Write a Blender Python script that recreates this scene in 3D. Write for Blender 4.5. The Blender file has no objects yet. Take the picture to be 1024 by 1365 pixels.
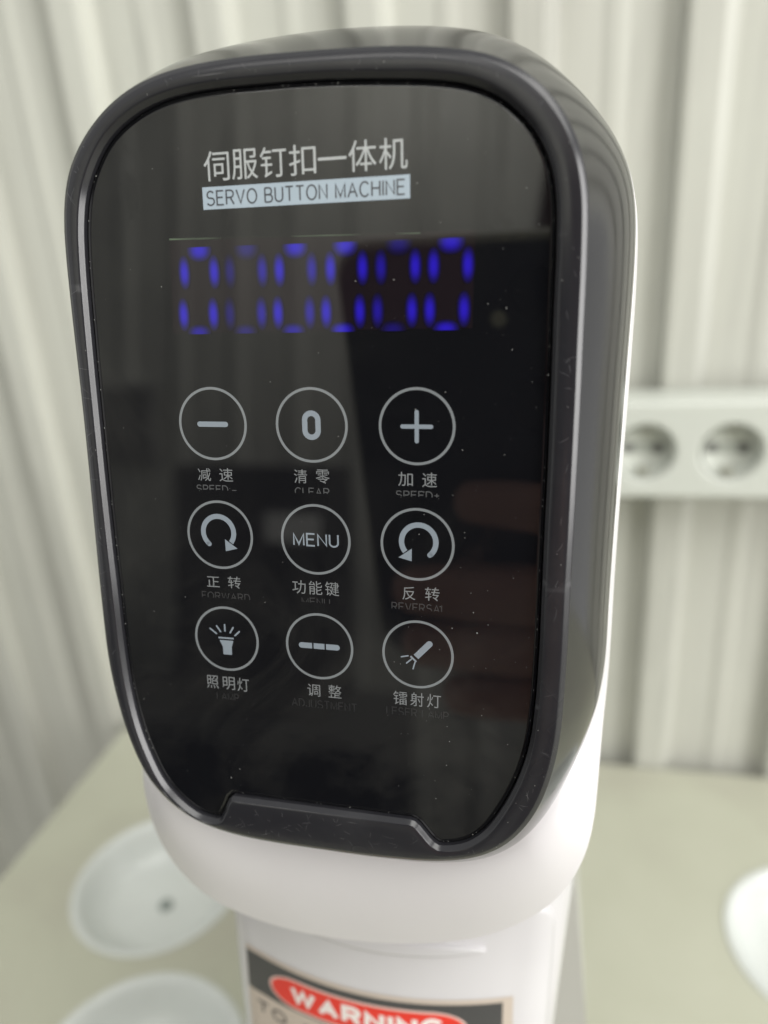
import bpy, bmesh, math, random
import numpy as np
from mathutils import Matrix, Vector
random.seed(7)
rng = np.random.RandomState(5)
SC = bpy.context.scene
COL = SC.collection

# ------------------------------------------------------------------ camera
TABLE_Z = 0.75
CAM = Vector((0, 0, TABLE_Z + 0.452))
R = np.array([[0.976463, 0.01761, -0.214966], [0.20522, -0.382551, 0.900855], [-0.066372, -0.923766, -0.377161]])
cd = bpy.data.cameras.new('camera'); cam = bpy.data.objects.new('camera', cd); COL.objects.link(cam)
cam.matrix_world = Matrix(((R[0, 0], -R[0, 1], -R[0, 2], CAM.x), (R[1, 0], -R[1, 1], -R[1, 2], CAM.y),
                           (R[2, 0], -R[2, 1], -R[2, 2], CAM.z), (0, 0, 0, 1)))
cd.sensor_fit = 'HORIZONTAL'; cd.sensor_width = 6.92; cd.lens = 6.92 * 1005.8 / 1024
cd.clip_start = 0.01; cd.clip_end = 60
cd.dof.use_dof = True; cd.dof.focus_distance = 0.136; cd.dof.aperture_fstop = 2.1
SC.camera = cam

# ------------------------------------------------------------------ light
world = bpy.data.worlds.new('World'); SC.world = world; world.use_nodes = True
bg = world.node_tree.nodes['Background']
bg.inputs['Color'].default_value = (0.955, 0.96, 0.95, 1); bg.inputs['Strength'].default_value = 0.80

def area(name, loc, target, sx, sy, power, color):
    l = bpy.data.lights.new(name, 'AREA'); l.shape = 'RECTANGLE'; l.size = sx; l.size_y = sy
    l.energy = power; l.color = color
    o = bpy.data.objects.new(name, l); COL.objects.link(o); o.location = loc
    o.rotation_euler = (Vector(target) - Vector(loc)).to_track_quat('-Z', 'Y').to_euler()
    return o
area('skylight', (0.70, -0.50, 2.6), (0.05, 0.3, 0.9), 1.4, 1.0, 25, (1.0, 0.99, 0.95))
area('doorway_light', (1.95, -0.8, 1.5), (0, 0.2, 1.1), 0.8, 1.7, 46, (1.0, 0.985, 0.97))
area('far_wall_fill', (-0.45, -1.35, 2.62), (-0.55, -2.0, 1.75), 0.9, 0.4, 26, (1.0, 0.98, 0.94))  # added fill, brightens the far wall mirrored in the glass
SC.view_settings.view_transform = 'Standard'; SC.view_settings.look = 'None'
SC.view_settings.exposure = 0.0; SC.view_settings.gamma = 1.0

# ------------------------------------------------------------------ materials
def mat(name, color, rough=0.5, ior=1.5, metal=0.0, coat=0.0, emit=None, estr=0.0):
    m = bpy.data.materials.new(name); m.use_nodes = True
    b = m.node_tree.nodes['Principled BSDF']
    b.inputs['Base Color'].default_value = (*color, 1); b.inputs['Roughness'].default_value = rough
    b.inputs['IOR'].default_value = ior; b.inputs['Metallic'].default_value = metal
    b.inputs['Coat Weight'].default_value = coat; b.inputs['Coat Roughness'].default_value = 0.05
    if emit:
        b.inputs['Emission Color'].default_value = (*emit, 1); b.inputs['Emission Strength'].default_value = estr
    return m

def noise(m, scale, detail=3, stretch=(1, 1, 1), rough=0.5, distort=0.0):
    nt = m.node_tree
    tc = nt.nodes.new('ShaderNodeTexCoord'); mp = nt.nodes.new('ShaderNodeMapping')
    mp.inputs['Scale'].default_value = stretch
    n = nt.nodes.new('ShaderNodeTexNoise'); n.inputs['Scale'].default_value = scale
    n.inputs['Detail'].default_value = detail; n.inputs['Roughness'].default_value = rough
    n.inputs['Distortion'].default_value = distort
    nt.links.new(tc.outputs['Object'], mp.inputs['Vector']); nt.links.new(mp.outputs['Vector'], n.inputs['Vector'])
    return n.outputs['Fac'], mp

def ramp(m, src, stops):
    r = m.node_tree.nodes.new('ShaderNodeValToRGB')
    m.node_tree.links.new(src, r.inputs['Fac'])
    e = r.color_ramp.elements
    while len(e) < len(stops): e.new(0.5)
    for k, (p, c) in enumerate(stops):
        e[k].position = p; e[k].color = (*c, 1) if len(c) == 3 else c
    return r.outputs['Color']

def g(v): return (v, v, v)
def put(m, out, name):
    m.node_tree.links.new(out, m.node_tree.nodes['Principled BSDF'].inputs[name])
def bump(m, src, strength, dist):
    b = m.node_tree.nodes.new('ShaderNodeBump'); b.inputs['Strength'].default_value = strength
    b.inputs['Distance'].default_value = dist
    m.node_tree.links.new(src, b.inputs['Height']); put(m, b.outputs['Normal'], 'Normal')

def scratches(m, angle, scale, lo, hi, thr=0.70):
    """fine hairline scratches: very stretched noise, thresholded"""
    f, mp = noise(m, scale, 2, (0.05, 1, 1)); mp.inputs['Rotation'].default_value = (0, 0, angle)
    return ramp(m, f, [(thr, g(lo)), (thr + 0.06, g(hi))])

def mix(m, a, b, mode='MAX'):
    n = m.node_tree.nodes.new('ShaderNodeMath'); n.operation = {'MAX': 'MAXIMUM', 'ADD': 'ADD', 'MUL': 'MULTIPLY'}[mode]
    m.node_tree.links.new(a, n.inputs[0])
    if isinstance(b, float): n.inputs[1].default_value = b
    else: m.node_tree.links.new(b, n.inputs[1])
    return n.outputs[0]

def glassy(name, color, **k):
    """what lies flush under the polished tinted front glass keeps the glass's gloss"""
    m = mat(name, color, 0.03, 1.58, **k)
    f, _ = noise(m, 55, 4, (1, 1, 1), 0.6, 0.6)
    put(m, ramp(m, f, [(0.35, g(0.02)), (0.62, g(0.05)), (0.75, g(0.16))]), 'Roughness')
    return m

M = {}
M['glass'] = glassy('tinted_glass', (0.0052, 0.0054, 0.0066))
m = M['glass']
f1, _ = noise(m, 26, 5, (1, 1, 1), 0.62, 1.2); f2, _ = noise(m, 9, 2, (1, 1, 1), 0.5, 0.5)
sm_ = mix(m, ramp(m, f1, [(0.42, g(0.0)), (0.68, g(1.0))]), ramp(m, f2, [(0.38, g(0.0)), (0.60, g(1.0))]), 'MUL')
put(m, ramp(m, sm_, [(0.0, (0.0050, 0.0052, 0.0064)), (0.6, (0.0145, 0.0145, 0.0145))]), 'Base Color')  # pale smudges, also painting in the mottled haze of the reflections
M['lcd'] = glassy('display_film', (0.0105, 0.0075, 0.0095))
M['print'] = glassy('silver_print', (0.22, 0.255, 0.29))
M['ringp'] = glassy('ring_print', (0.185, 0.20, 0.208))
M['title'] = glassy('title_print', (0.37, 0.39, 0.39))
M['plaque'] = glassy('plaque_print', (0.33, 0.40, 0.46))
M['ink'] = glassy('plaque_ink', (0.05, 0.055, 0.065))
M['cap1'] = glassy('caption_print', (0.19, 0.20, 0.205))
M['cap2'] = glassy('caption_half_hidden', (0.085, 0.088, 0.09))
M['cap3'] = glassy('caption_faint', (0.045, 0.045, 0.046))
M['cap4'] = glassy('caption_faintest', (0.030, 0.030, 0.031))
M['light_streak'] = glassy('display_light_streak', (0.10, 0.14, 0.10))  # pale green of a light streak, painted as a flat colour
f, _ = noise(M['light_streak'], 60, 2); put(M['light_streak'], ramp(M['light_streak'], f, [(0.45, (0.012, 0.013, 0.012)), (0.68, (0.12, 0.17, 0.11))]), 'Base Color')

m = M['rim'] = mat('satin_black_plastic', (0.018, 0.018, 0.021), 0.33, 1.5)
s1 = scratches(m, 0.9, 240, 0.0, 1.0, 0.69); s2 = scratches(m, -0.5, 190, 0.0, 1.0, 0.70)
f, _ = noise(m, 70, 5, (1, 1, 1), 0.65)
wear = ramp(m, f, [(0.48, g(0.0)), (0.72, g(1.0))])
sc = mix(m, mix(m, mix(m, s1, s2), wear, 'MUL'), mix(m, wear, 0.10, 'MUL'), 'ADD')
put(m, ramp(m, sc, [(0.0, (0.017, 0.017, 0.020)), (1.0, (0.085, 0.085, 0.09))]), 'Base Color')
f2, _ = noise(m, 30, 4); put(m, ramp(m, f2, [(0.3, g(0.17)), (0.7, g(0.30))]), 'Roughness')
f3, _ = noise(m, 2600, 2); bump(m, f3, 0.12, 0.00003)

m = M['gloss'] = mat('glossy_black_plastic', (0.010, 0.010, 0.011), 0.06, 1.55)
f, _ = noise(m, 40, 4, (1, 1, 1), 0.6); put(m, ramp(m, f, [(0.35, g(0.09)), (0.7, g(0.16))]), 'Roughness')
m = M['groove'] = mat('dark_gap', (0.004, 0.004, 0.004), 0.6)

m = M['white'] = mat('white_plastic', (0.78, 0.775, 0.765), 0.30, 1.48)
f, _ = noise(m, 18, 4); put(m, ramp(m, f, [(0.3, (0.67, 0.655, 0.665)), (0.7, (0.73, 0.715, 0.725))]), 'Base Color')
f, _ = noise(m, 1500, 2); bump(m, f, 0.08, 0.00003)
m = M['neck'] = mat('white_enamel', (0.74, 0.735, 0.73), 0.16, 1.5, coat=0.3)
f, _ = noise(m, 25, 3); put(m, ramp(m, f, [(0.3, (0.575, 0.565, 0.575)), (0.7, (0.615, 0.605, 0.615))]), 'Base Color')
m = M['arm'] = mat('grey_enamel', (0.42, 0.42, 0.38), 0.4)

m = M['table'] = mat('pale_green_laminate', (0.50, 0.51, 0.36), 0.42)
f, _ = noise(m, 7, 5, (1, 1, 1), 0.6, 0.4)
put(m, ramp(m, f, [(0.3, (0.41, 0.40, 0.325)), (0.52, (0.455, 0.46, 0.365)), (0.75, (0.49, 0.495, 0.40))]), 'Base Color')
f, _ = noise(m, 60, 4); put(m, ramp(m, f, [(0.3, g(0.34)), (0.7, g(0.52))]), 'Roughness')
m = M['tray'] = mat('white_tray_plastic', (0.74, 0.79, 0.75), 0.25)
f, _ = noise(m, 14, 4); put(m, ramp(m, f, [(0.3, (0.56, 0.585, 0.56)), (0.7, (0.64, 0.665, 0.64))]), 'Base Color')
M['screw'] = mat('dull_steel', (0.22, 0.25, 0.23), 0.6)

m = M['wall'] = mat('painted_sheet_metal', (0.58, 0.59, 0.52), 0.42)
f, _ = noise(m, 3.2, 6, (1, 1, 0.35), 0.65, 0.5)
put(m, ramp(m, f, [(0.25, (0.44, 0.435, 0.39)), (0.42, (0.485, 0.485, 0.435)), (0.60, (0.50, 0.505, 0.45)), (0.85, (0.55, 0.55, 0.50))]), 'Base Color')
f, _ = noise(m, 12, 4, (1, 1, 0.3)); put(m, ramp(m, f, [(0.3, g(0.33)), (0.7, g(0.55))]), 'Roughness')
m = M['wall']   # dusty streaks running down the sheet, blotches of grime
f1, _ = noise(m, 9, 6, (1.6, 1, 0.12), 0.7, 0.8); f2, _ = noise(m, 2.3, 4, (1, 1, 0.8), 0.6, 0.3)
cr = m.node_tree.nodes['Principled BSDF'].inputs['Base Color'].links[0].from_socket
mx = m.node_tree.nodes.new('ShaderNodeMixRGB'); mx.blend_type = 'MULTIPLY'; mx.inputs['Fac'].default_value = 1.0
m.node_tree.links.new(cr, mx.inputs['Color1'])
m.node_tree.links.new(mix(m, ramp(m, f1, [(0.30, g(0.80)), (0.50, g(1.0)), (0.75, g(1.06))]), ramp(m, f2, [(0.30, g(0.90)), (0.60, g(1.04))]), 'MUL'), mx.inputs['Color2'])
put(m, mx.outputs['Color'], 'Base Color')
M['socket'] = mat('pale_socket_plastic', (0.53, 0.55, 0.50), 0.35)
M['hole'] = mat('dark_pin_hole', (0.13, 0.13, 0.125), 0.7)
M['clip'] = mat('dull_brass_clip', (0.26, 0.26, 0.21), 0.5)
m = M['floor'] = mat('concrete_floor', (0.22, 0.21, 0.20), 0.7)
f, _ = noise(m, 4, 6); put(m, ramp(m, f, [(0.3, (0.16, 0.155, 0.15)), (0.7, (0.27, 0.26, 0.25))]), 'Base Color')
M['phone'] = mat('phone_back', (0.014, 0.016, 0.021), 0.5)
M['phone_edge'] = mat('phone_frame', (0.55, 0.53, 0.42), 0.35)
M['lens'] = mat('phone_lens', (0.003, 0.003, 0.004), 0.05)
M['flash_glint'] = mat('phone_flash_glint', (0.7, 0.68, 0.5), 0.3)
M['skin'] = mat('skin', (0.50, 0.27, 0.215), 0.5)
M['coat'] = mat('maroon_cloth', (0.075, 0.022, 0.02), 0.9)
M['hair'] = mat('dark_hair', (0.01, 0.008, 0.007), 0.6)
M['cabinet'] = mat('dark_cabinet', (0.015, 0.017, 0.022), 0.5)
M['vent'] = mat('vent_grey', (0.10, 0.10, 0.10), 0.6)
M['leg'] = mat('grey_steel', (0.2, 0.2, 0.2), 0.5)

# ------------------------------------------------------------------ helpers
def mesh(name, verts, faces, smooth=False):
    me = bpy.data.meshes.new(name); me.from_pydata([tuple(map(float, v)) for v in verts], [], faces)
    me.validate(); me.update()
    if smooth: me.polygons.foreach_set('use_smooth', [True] * len(me.polygons))
    return me

def fixn(me):
    b = bmesh.new(); b.from_mesh(me); bmesh.ops.recalc_face_normals(b, faces=b.faces); b.to_mesh(me); b.free()
    return me

def link(name, me, material=None, parent=None, basis=None, label=None):
    o = bpy.data.objects.new(name, me); COL.objects.link(o)
    if material is not None:
        if not me.materials: me.materials.append(material)
    if parent is not None: o.parent = parent
    if basis is not None: o.matrix_basis = basis
    if label: o['label'] = label
    return o

def thing(name, label, cat, loc, group=None, me=None, material=None):
    o = bpy.data.objects.new(name, me); COL.objects.link(o); o.location = loc
    if me is not None and material is not None and not me.materials: me.materials.append(material)
    o['label'] = label; o['category'] = cat
    if group: o['group'] = group
    return o

def loft(rings, closed=True, cap0=False, cap1=False, smooth=True):
    n = len(rings[0]); V = [p for r in rings for p in r]; F = []
    for k in range(len(rings) - 1):
        for i in range(n if closed else n - 1):
            j = (i + 1) % n
            F.append((k * n + i, k * n + j, (k + 1) * n + j, (k + 1) * n + i))
    if cap0: F.append(tuple(range(n)))
    if cap1: F.append(tuple(reversed(range((len(rings) - 1) * n, len(rings) * n))))
    me = fixn(mesh('loft', V, F, smooth))
    if smooth: me.set_sharp_from_angle(angle=math.radians(38))
    return me

def box_me(x0, x1, y0, y1, z0, z1, bev=0.0, seg=2):
    b = bmesh.new(); bmesh.ops.create_cube(b, size=1)
    for v in b.verts: v.co = Vector((x0 + (v.co.x + .5) * (x1 - x0), y0 + (v.co.y + .5) * (y1 - y0), z0 + (v.co.z + .5) * (z1 - z0)))
    if bev: bmesh.ops.bevel(b, geom=b.edges[:], offset=bev, segments=seg, affect='EDGES', profile=0.5)
    me = bpy.data.meshes.new('box'); b.to_mesh(me); b.free()
    return me

def lathe(prof, n=64, smooth=True):
    rings = [[(r * math.cos(2 * math.pi * i / n), r * math.sin(2 * math.pi * i / n), z) for i in range(n)] for r, z in prof]
    return loft(rings, True, False, False, smooth)

# ================================================================== the machine
ROOT = Vector((0.02, 0.26, TABLE_Z))
mach = thing('button_sewing_machine', 'white and black button sewing machine head with glossy touch panel on pale table', 'sewing machine', ROOT)
H = Matrix(((0.999713, 0.01784, -0.015999, -0.0408775 + CAM.x - ROOT.x),
            (-0.018738, 0.165785, -0.985984, 0.1171463 + CAM.y - ROOT.y),
            (-0.014937, 0.986001, 0.166071, -0.0546518 + CAM.z - ROOT.z), (0, 0, 0, 1)))
mm = 0.001

NA = 480
TH = np.linspace(-math.pi, math.pi, NA, endpoint=False)
C0 = np.array([0.0, 5.0])
def curve(pts, sm=2.2):
    """closed outline through measured points, as radius by angle about the panel's centre, lightly smoothed"""
    p = np.array(pts, float) - C0
    a = np.arctan2(p[:, 1], p[:, 0]); r = np.hypot(p[:, 0], p[:, 1])
    o = np.argsort(a); a = a[o]; p = p[o]
    # densify as polyline, then radial
    a3 = np.concatenate([a - 2 * np.pi, a, a + 2 * np.pi]); p3 = np.concatenate([p, p, p])
    # centripetal-ish cubic through the points
    D = []
    n = len(p)
    for k in range(n):
        P0, P1, P2, P3 = p[(k - 1) % n], p[k], p[(k + 1) % n], p[(k + 2) % n]
        d1 = np.linalg.norm(P2 - P1); d0 = np.linalg.norm(P1 - P0); d2 = np.linalg.norm(P3 - P2)
        m1 = ((P1 - P0) / max(d0, 1e-6) * d1 + (P2 - P1) / max(d1, 1e-6) * d0) / (d0 + d1) * d1
        m2 = ((P2 - P1) / max(d1, 1e-6) * d2 + (P3 - P2) / max(d2, 1e-6) * d1) / (d1 + d2) * d1
        for t in np.linspace(0, 1, 16, endpoint=False):
            D.append((2 * t**3 - 3 * t**2 + 1) * P1 + (t**3 - 2 * t**2 + t) * m1 + (-2 * t**3 + 3 * t**2) * P2 + (t**3 - t**2) * m2)
    D = np.array(D)
    # resample by arc length, gaussian smooth
    seg = np.linalg.norm(np.roll(D, -1, 0) - D, axis=1); s = np.concatenate([[0], np.cumsum(seg)]); L = s[-1]
    N = 900; t = np.linspace(0, L, N, endpoint=False)
    Dx = np.interp(t, s, np.append(D[:, 0], D[0, 0])); Dy = np.interp(t, s, np.append(D[:, 1], D[0, 1]))
    k = int(6 * sm / (L / N)); w = np.exp(-0.5 * (np.arange(-k, k + 1) * (L / N) / sm) ** 2); w /= w.sum()
    pad = lambda q: np.convolve(np.concatenate([q[-k:], q, q[:k]]), w, 'valid')
    Dx, Dy = pad(Dx), pad(Dy)
    aa = np.arctan2(Dy, Dx); rr = np.hypot(Dx, Dy); o = np.argsort(aa)
    r = np.interp(TH, aa[o], rr[o], period=2 * np.pi)
    return np.stack([C0[0] + r * np.cos(TH), C0[1] + r * np.sin(TH)], 1)

def offs(c, d):
    """parallel curve, d outwards"""
    t = np.roll(c, -1, 0) - np.roll(c, 1, 0); t /= np.linalg.norm(t, axis=1)[:, None]
    return c + d * np.stack([t[:, 1], -t[:, 0]], 1)

G_PTS = [(-40.7, 39.7), (-40.5, 48.4), (-39.9, 55.7), (-38.8, 60.4), (-37.0, 64.0), (-34.0, 68.0), (-29.9, 70.9), (-24.8, 73.0), (-19.5, 74.0), (-13.3, 74.4), (-5.7, 74.4), (1.6, 74.3), (7.5, 74.0), (15.1, 73.4), (22.5, 72.6), (27.4, 71.5), (31.4, 69.6), (35.2, 66.3), (37.7, 63.0), (39.2, 59.5), (40.0, 55.2), (40.25, 49.0), (40.2, 39.6), (40.2, 25.7), (40.15, 15.4), (40.0, 4.6), (39.9, -6.7), (39.8, -17.7), (39.4, -28.6), (38.5, -36.8), (36.5, -43.8), (33.7, -50.0), (30.6, -54.8), (27.0, -57.6), (23.0, -58.6), (15, -58.9), (5, -59), (-5, -59), (-15, -59.1), (-22.2, -59.6), (-26.5, -59.2), (-30.2, -56.8), (-33.7, -53.1), (-36.6, -46.8), (-38.5, -40.4), (-39.6, -33.8), (-40.3, -23.9), (-40.5, -12.8), (-40.7, -1.6), (-40.8, 9.3), (-40.8, 19.8), (-40.8, 29.9)]
R_PTS = [(-44.1, 39.7), (-44.1, 46.0), (-44.0, 52.8), (-43.4, 58.5), (-41.8, 63.8), (-38.8, 68.2), (-35.5, 71.5), (-31.6, 74.2), (-27.4, 76.1), (-25.1, 76.8), (-17.4, 78.0), (-7.4, 78.4), (-0.1, 78.3), (8.0, 78.1), (17.9, 77.5), (25.1, 76.5), (29.8, 75.4), (34.1, 73.3), (38.0, 70.2), (41.2, 66.1), (43.4, 61.4), (44.6, 56.2), (44.9, 48.7), (44.9, 34.6), (44.9, 25.9), (44.8, 13.0), (44.7, 2.4), (44.6, -5.2), (44.5, -16.6), (44.3, -25.5), (43.8, -34.8), (42.7, -41.2), (40.9, -47.3), (38.2, -52.6), (34.2, -57.2), (29.3, -60.1), (23.2, -61.8), (13.9, -62.7), (4.2, -63.0), (-0.6, -63.0), (-10.2, -63.0), (-20.0, -62.4), (-26.7, -60.9), (-32.1, -58.0), (-37.0, -53.0), (-40.4, -45.5), (-42.6, -36.7), (-43.9, -26.8), (-44.1, -15.9), (-44.0, 4.1), (-43.9, 14.8), (-43.9, 25.0)]
rt = [(0, 88), (10.8, 87.6), (18.2, 86.9), (25, 85.8), (30.6, 84.0), (36, 81.1), (41.3, 76.8), (45.8, 72.2), (49.6, 67.2), (52.0, 62.2), (53.2, 56), (53.5, 48), (53.4, 38), (53.2, 30), (52.9, 15), (52.6, 0), (52.4, -16), (52.2, -30), (50.6, -40), (46.5, -49), (40.5, -58), (33.0, -65), (22, -68.2), (10, -69)]
E_PTS = rt + [(0, -69)] + [(-x, y) for x, y in reversed(rt[1:])]
Q_PTS = [(0, 88), (12, 87.5), (25, 85.6), (36, 80.6), (45.6, 71.9), (49.9, 67.2), (52.6, 62.2), (53.9, 56), (54.3, 48), (54.2, 30), (53.8, 10), (53.5, -10), (53.3, -35), (52.6, -48.6), (52.3, -54.6), (51.5, -64.1), (48.5, -75.4), (44.9, -81.8), (37.4, -89.3), (29.2, -94.3), (18.9, -98.0), (8.2, -100.2), (-2.8, -101.3), (-14.2, -101.3), (-26.3, -99.5), (-33.1, -97.5), (-38.6, -94.6), (-43.7, -89.8), (-47.8, -83.2), (-50.2, -76.5), (-51.2, -68.1), (-52.4, -55), (-53.5, -35), (-54.3, 0), (-54.3, 30), (-54.3, 48), (-53.9, 56), (-52.6, 62.2), (-49.9, 67.2), (-45.6, 71.9), (-36, 80.6), (-25, 85.6), (-12, 87.5)]
G = curve(G_PTS, 1.5); Rm = curve(R_PTS, 2.5); Ec = curve(E_PTS, 3.0); Qc = curve(Q_PTS, 3.5)

def sstep(a, b, x):
    t = np.clip((x - a) / (b - a), 0, 1); return t * t * (3 - 2 * t)
# raised finger tab in the lower rim: the glass outline steps up there
def tab(c, lift=0.0):
    c = c.copy()
    k = (c[:, 1] < -50)
    w = np.where(c[:, 0] < 0, 1 - sstep(19.2, 22.6, -c[:, 0]), 1 - sstep(17.2, 23.0, c[:, 0]))
    tgt = -53.85 + lift
    c[:, 1] = np.where(k & (c[:, 1] < tgt), c[:, 1] * (1 - w) + tgt * w, c[:, 1])
    return c
GT = tab(G)
def ring3(c, z):
    z = np.broadcast_to(z, (NA,))
    return np.stack([c[:, 0], c[:, 1], z], 1) * mm

# glass front panel with ground edge
gi = [ring3(offs(GT, d), z) for d, z in ((-0.22, -1.2), (-0.22, -0.34), (-0.26, -0.29), (-0.31, -0.26), (-0.84, -0.035), (-0.90, -0.014), (-1.0, 0.0))]
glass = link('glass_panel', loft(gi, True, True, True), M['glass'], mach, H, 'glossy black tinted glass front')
for p in glass.data.polygons:
    if len(p.vertices) > 10: p.use_smooth = False
# rim (satin): inner wall, fillet, face, outer fillet
rings = [ring3(offs(GT, 0.0), -1.3), ring3(offs(GT, 0.02), 0.45)]
for d, z in ((0.04, 0.50), (0.10, 0.58), (0.18, 0.68), (0.58, 1.30), (0.66, 1.40), (0.84, 1.47), (0.95, 1.50)):
    rings.append(ring3(offs(GT, d), z))
rr0 = offs(GT, 0.95); rr1 = offs(Rm, -1.15)
for w in (0.25, 0.5, 0.75): rings.append(ring3(rr0 * (1 - w) + rr1 * w, 1.5 + 0.12 * math.sin(w * math.pi)))
for d, z in ((-1.15, 1.50), (-1.0, 1.47), (-0.9, 1.42), (-0.76, 1.335), (-0.16, 0.94), (-0.10, 0.89), (0.0, 0.77), (0.03, 0.68)):
    rings.append(ring3(offs(Rm, d), z))
rim = link('bezel', loft(rings), M['rim'], mach, H, 'satin black scuffed bezel around the glass')
# glossy side of the black cap
zE = -22 + 12.5 * sstep(-38, -62, Ec[:, 1])
zr = 0.68; r0c = offs(Rm, 0.03)
rings = []
for t in np.linspace(0, 1, 15):
    w = math.sin(t * math.pi / 2) ** 1.0 * 0.86 + 0.14 * t
    w = 0.62 * t / 0.5 * 0.5 / 0.5 * 0.5 if False else w
    c = r0c * (1 - w) + Ec * w
    rings.append(ring3(c, zr + (zE - zr) * t ** 1.0))
rings.append(ring3(offs(Ec, -0.25), zE - 0.35)); rings.append(ring3(offs(Ec, -1.6), zE - 0.5))
side = link('bezel_side', loft(rings), M['gloss'], mach, H, 'glossy black side band of the bezel')
# white shell
low = sstep(-40, -70, Qc[:, 1])
zq0 = zE - 0.25
zQ = -26.5 + 8.5 * low
rings = [ring3(offs(Ec, -1.2), zE + 0.2)]
A = offs(Ec, 0.15); rings.append(ring3(A, zE - 0.45))
for t in (0.08, 0.2, 0.35, 0.5, 0.65, 0.8, 0.9, 0.96, 1.0):
    zz = (zE - 0.45) * (1 - t) + zQ * t
    bulge = low * 2.2 * math.sin(math.pi * t ** 0.8)
    rings.append(ring3(A * (1 - t) + Qc * t, zz + bulge))
inset = [(0.12, -0.9), (0.55, -1.8), (1.3, -2.6), (2.4, -3.2), (5.0, -4.0), (9.0, -6.0)]
for d, dz in inset:
    rings.append(ring3(offs(Qc, 0) + (offs(Qc, -d) - Qc) * (0.15 + 0.85 * low)[:, None], zQ + dz))
rings.append(ring3(offs(Qc, -2) + (offs(Qc, -9.5) - Qc) * low[:, None], -60)); rings.append(ring3(offs(Qc, -5) + (offs(Qc, -9.5) - Qc) * low[:, None], -92))
rings.append(ring3(offs(Qc, -12), -98)); 
shell = link('housing', loft(rings, True, False, True), M['white'], mach, H, 'smooth white plastic rear housing')

# neck below the head
def neck_section(y):
    w = 50.2 - 5.6 * min(max((-100 - y) / 74, 0), 1.3)
    pts = []
    xe = w - 12.5
    fz = lambda x: -35.4 - 7.6 * (x / 37.0) ** 2
    for x in np.linspace(-xe, xe, 25): pts.append((x, fz(x)))
    sl = math.atan2(8.4 * xe / 37.0 ** 2, 1)
    z0 = fz(xe)
    a0 = math.atan(15.2 * xe / 37.0 ** 2)
    for a in np.linspace(a0, math.pi / 2, 9)[1:]:
        pts.append((xe + 12.5 * (math.sin(a) - math.sin(a0)) / (1 - math.sin(a0)), z0 - 14.5 * (math.cos(a0) - math.cos(a))))
    pts += [(w, -66), (w, -78), (w - 3, -82)]
    back = [(-x, z) for x, z in reversed(pts[25:])]
    return pts + [(0, -82)] + back
def to_root(p): return H @ Vector((p[0] * mm, p[1] * mm, p[2] * mm))
rings = []
DN = Vector((0.014938, -0.986001, -0.166071))
for y in list(np.arange(-92, -181, -6.0)):
    rings.append([tuple(to_root((x, y, z))) for x, z in neck_section(y)])
last = [Vector(p) for p in rings[-1]]
for k in range(1, 9):
    rr = []
    for p in last:
        q = Vector(p); q.z = p.z + (0.0 - p.z) * k / 8
        rr.append(tuple(q))
    rings.append(rr)
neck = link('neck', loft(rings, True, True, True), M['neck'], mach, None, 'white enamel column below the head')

# face plate on the neck front (thin raised sheet following the crown)
def neck_front(x, y):
    w = 50.2 - 5.6 * min(max((-100 - y) / 74, 0), 1.3); xe = w - 12.5
    if abs(x) <= xe: return (x, -35.4 - 7.6 * (x / 37.0) ** 2, 0)
    z0 = -35.4 - 7.6 * (xe / 37.0) ** 2; a0 = math.atan(15.2 * xe / 37.0 ** 2)
    a = min(a0 + (abs(x) - xe) / 17.0, math.pi / 2)
    return (math.copysign(xe + 12.5 * (math.sin(a) - math.sin(a0)) / (1 - math.sin(a0)), x), z0 - 14.5 * (math.cos(a0) - math.cos(a)), 0)
def on_neck(pts2, lift):
    """flat label coordinates (mm along the surface, height) laid on the neck's front"""
    out = []
    for x, y in pts2:
        a = neck_front(x, y); e = 0.25
        b = neck_front(x + e, y); c = neck_front(x - e, y)
        t = np.array([b[0] - c[0], b[1] - c[1]]); t /= np.linalg.norm(t)
        n = np.array([-t[1], t[0]])
        out.append(((a[0] + n[0] * lift) * mm, y * mm, (a[1] + n[1] * lift) * mm))
    return out
def sheet(outline_fn, x0, x1, y0, y1, nx, ny, lift, edge=0.0):
    V = []; F = []
    for j in range(ny + 1):
        for i in range(nx + 1):
            V.append(outline_fn(x0 + (x1 - x0) * i / nx, y0 + (y1 - y0) * j / ny))
    W = on_neck(V, lift)
    for j in range(ny):
        for i in range(nx):
            k = j * (nx + 1) + i; F.append((k, k + 1, k + nx + 2, k + nx + 1))
    n0 = len(W)
    if edge:   # skirt back to the surface
        loop = [i for i in range(nx + 1)] + [(j) * (nx + 1) + nx for j in range(1, ny + 1)] + [ny * (nx + 1) + i for i in range(nx - 1, -1, -1)] + [j * (nx + 1) for j in range(ny - 1, 0, -1)]
        W2 = on_neck([V[i] for i in loop], lift - edge)
        W += W2; L = len(loop)
        for k in range(L): F.append((loop[k], n0 + k, n0 + (k + 1) % L, loop[(k + 1) % L]))
    me = mesh('sheet', W, F, True); return fixn(me)
def rr_map(x0, x1, y0, y1, r):
    def f(x, y):   # pull the grid into a rounded rectangle
        u = (x - x0) / (x1 - x0); hh = 0.0
        dx = min(x - x0, x1 - x)
        if dx < r: hh = r - math.sqrt(max(r * r - (r - dx) ** 2, 0))
        ymid = (y0 + y1) / 2; s = (y - ymid) / ((y1 - y0) / 2)
        return (x, ymid + s * ((y1 - y0) / 2 - hh))
    return f
plate = link('face_plate', sheet(rr_map(-44.5, 45.5, -178, -105, 7), -44.5, 45.5, -178, -105, 60, 24, 0.7, 0.8), M['neck'], mach, H, 'raised white front plate of the column')

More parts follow.
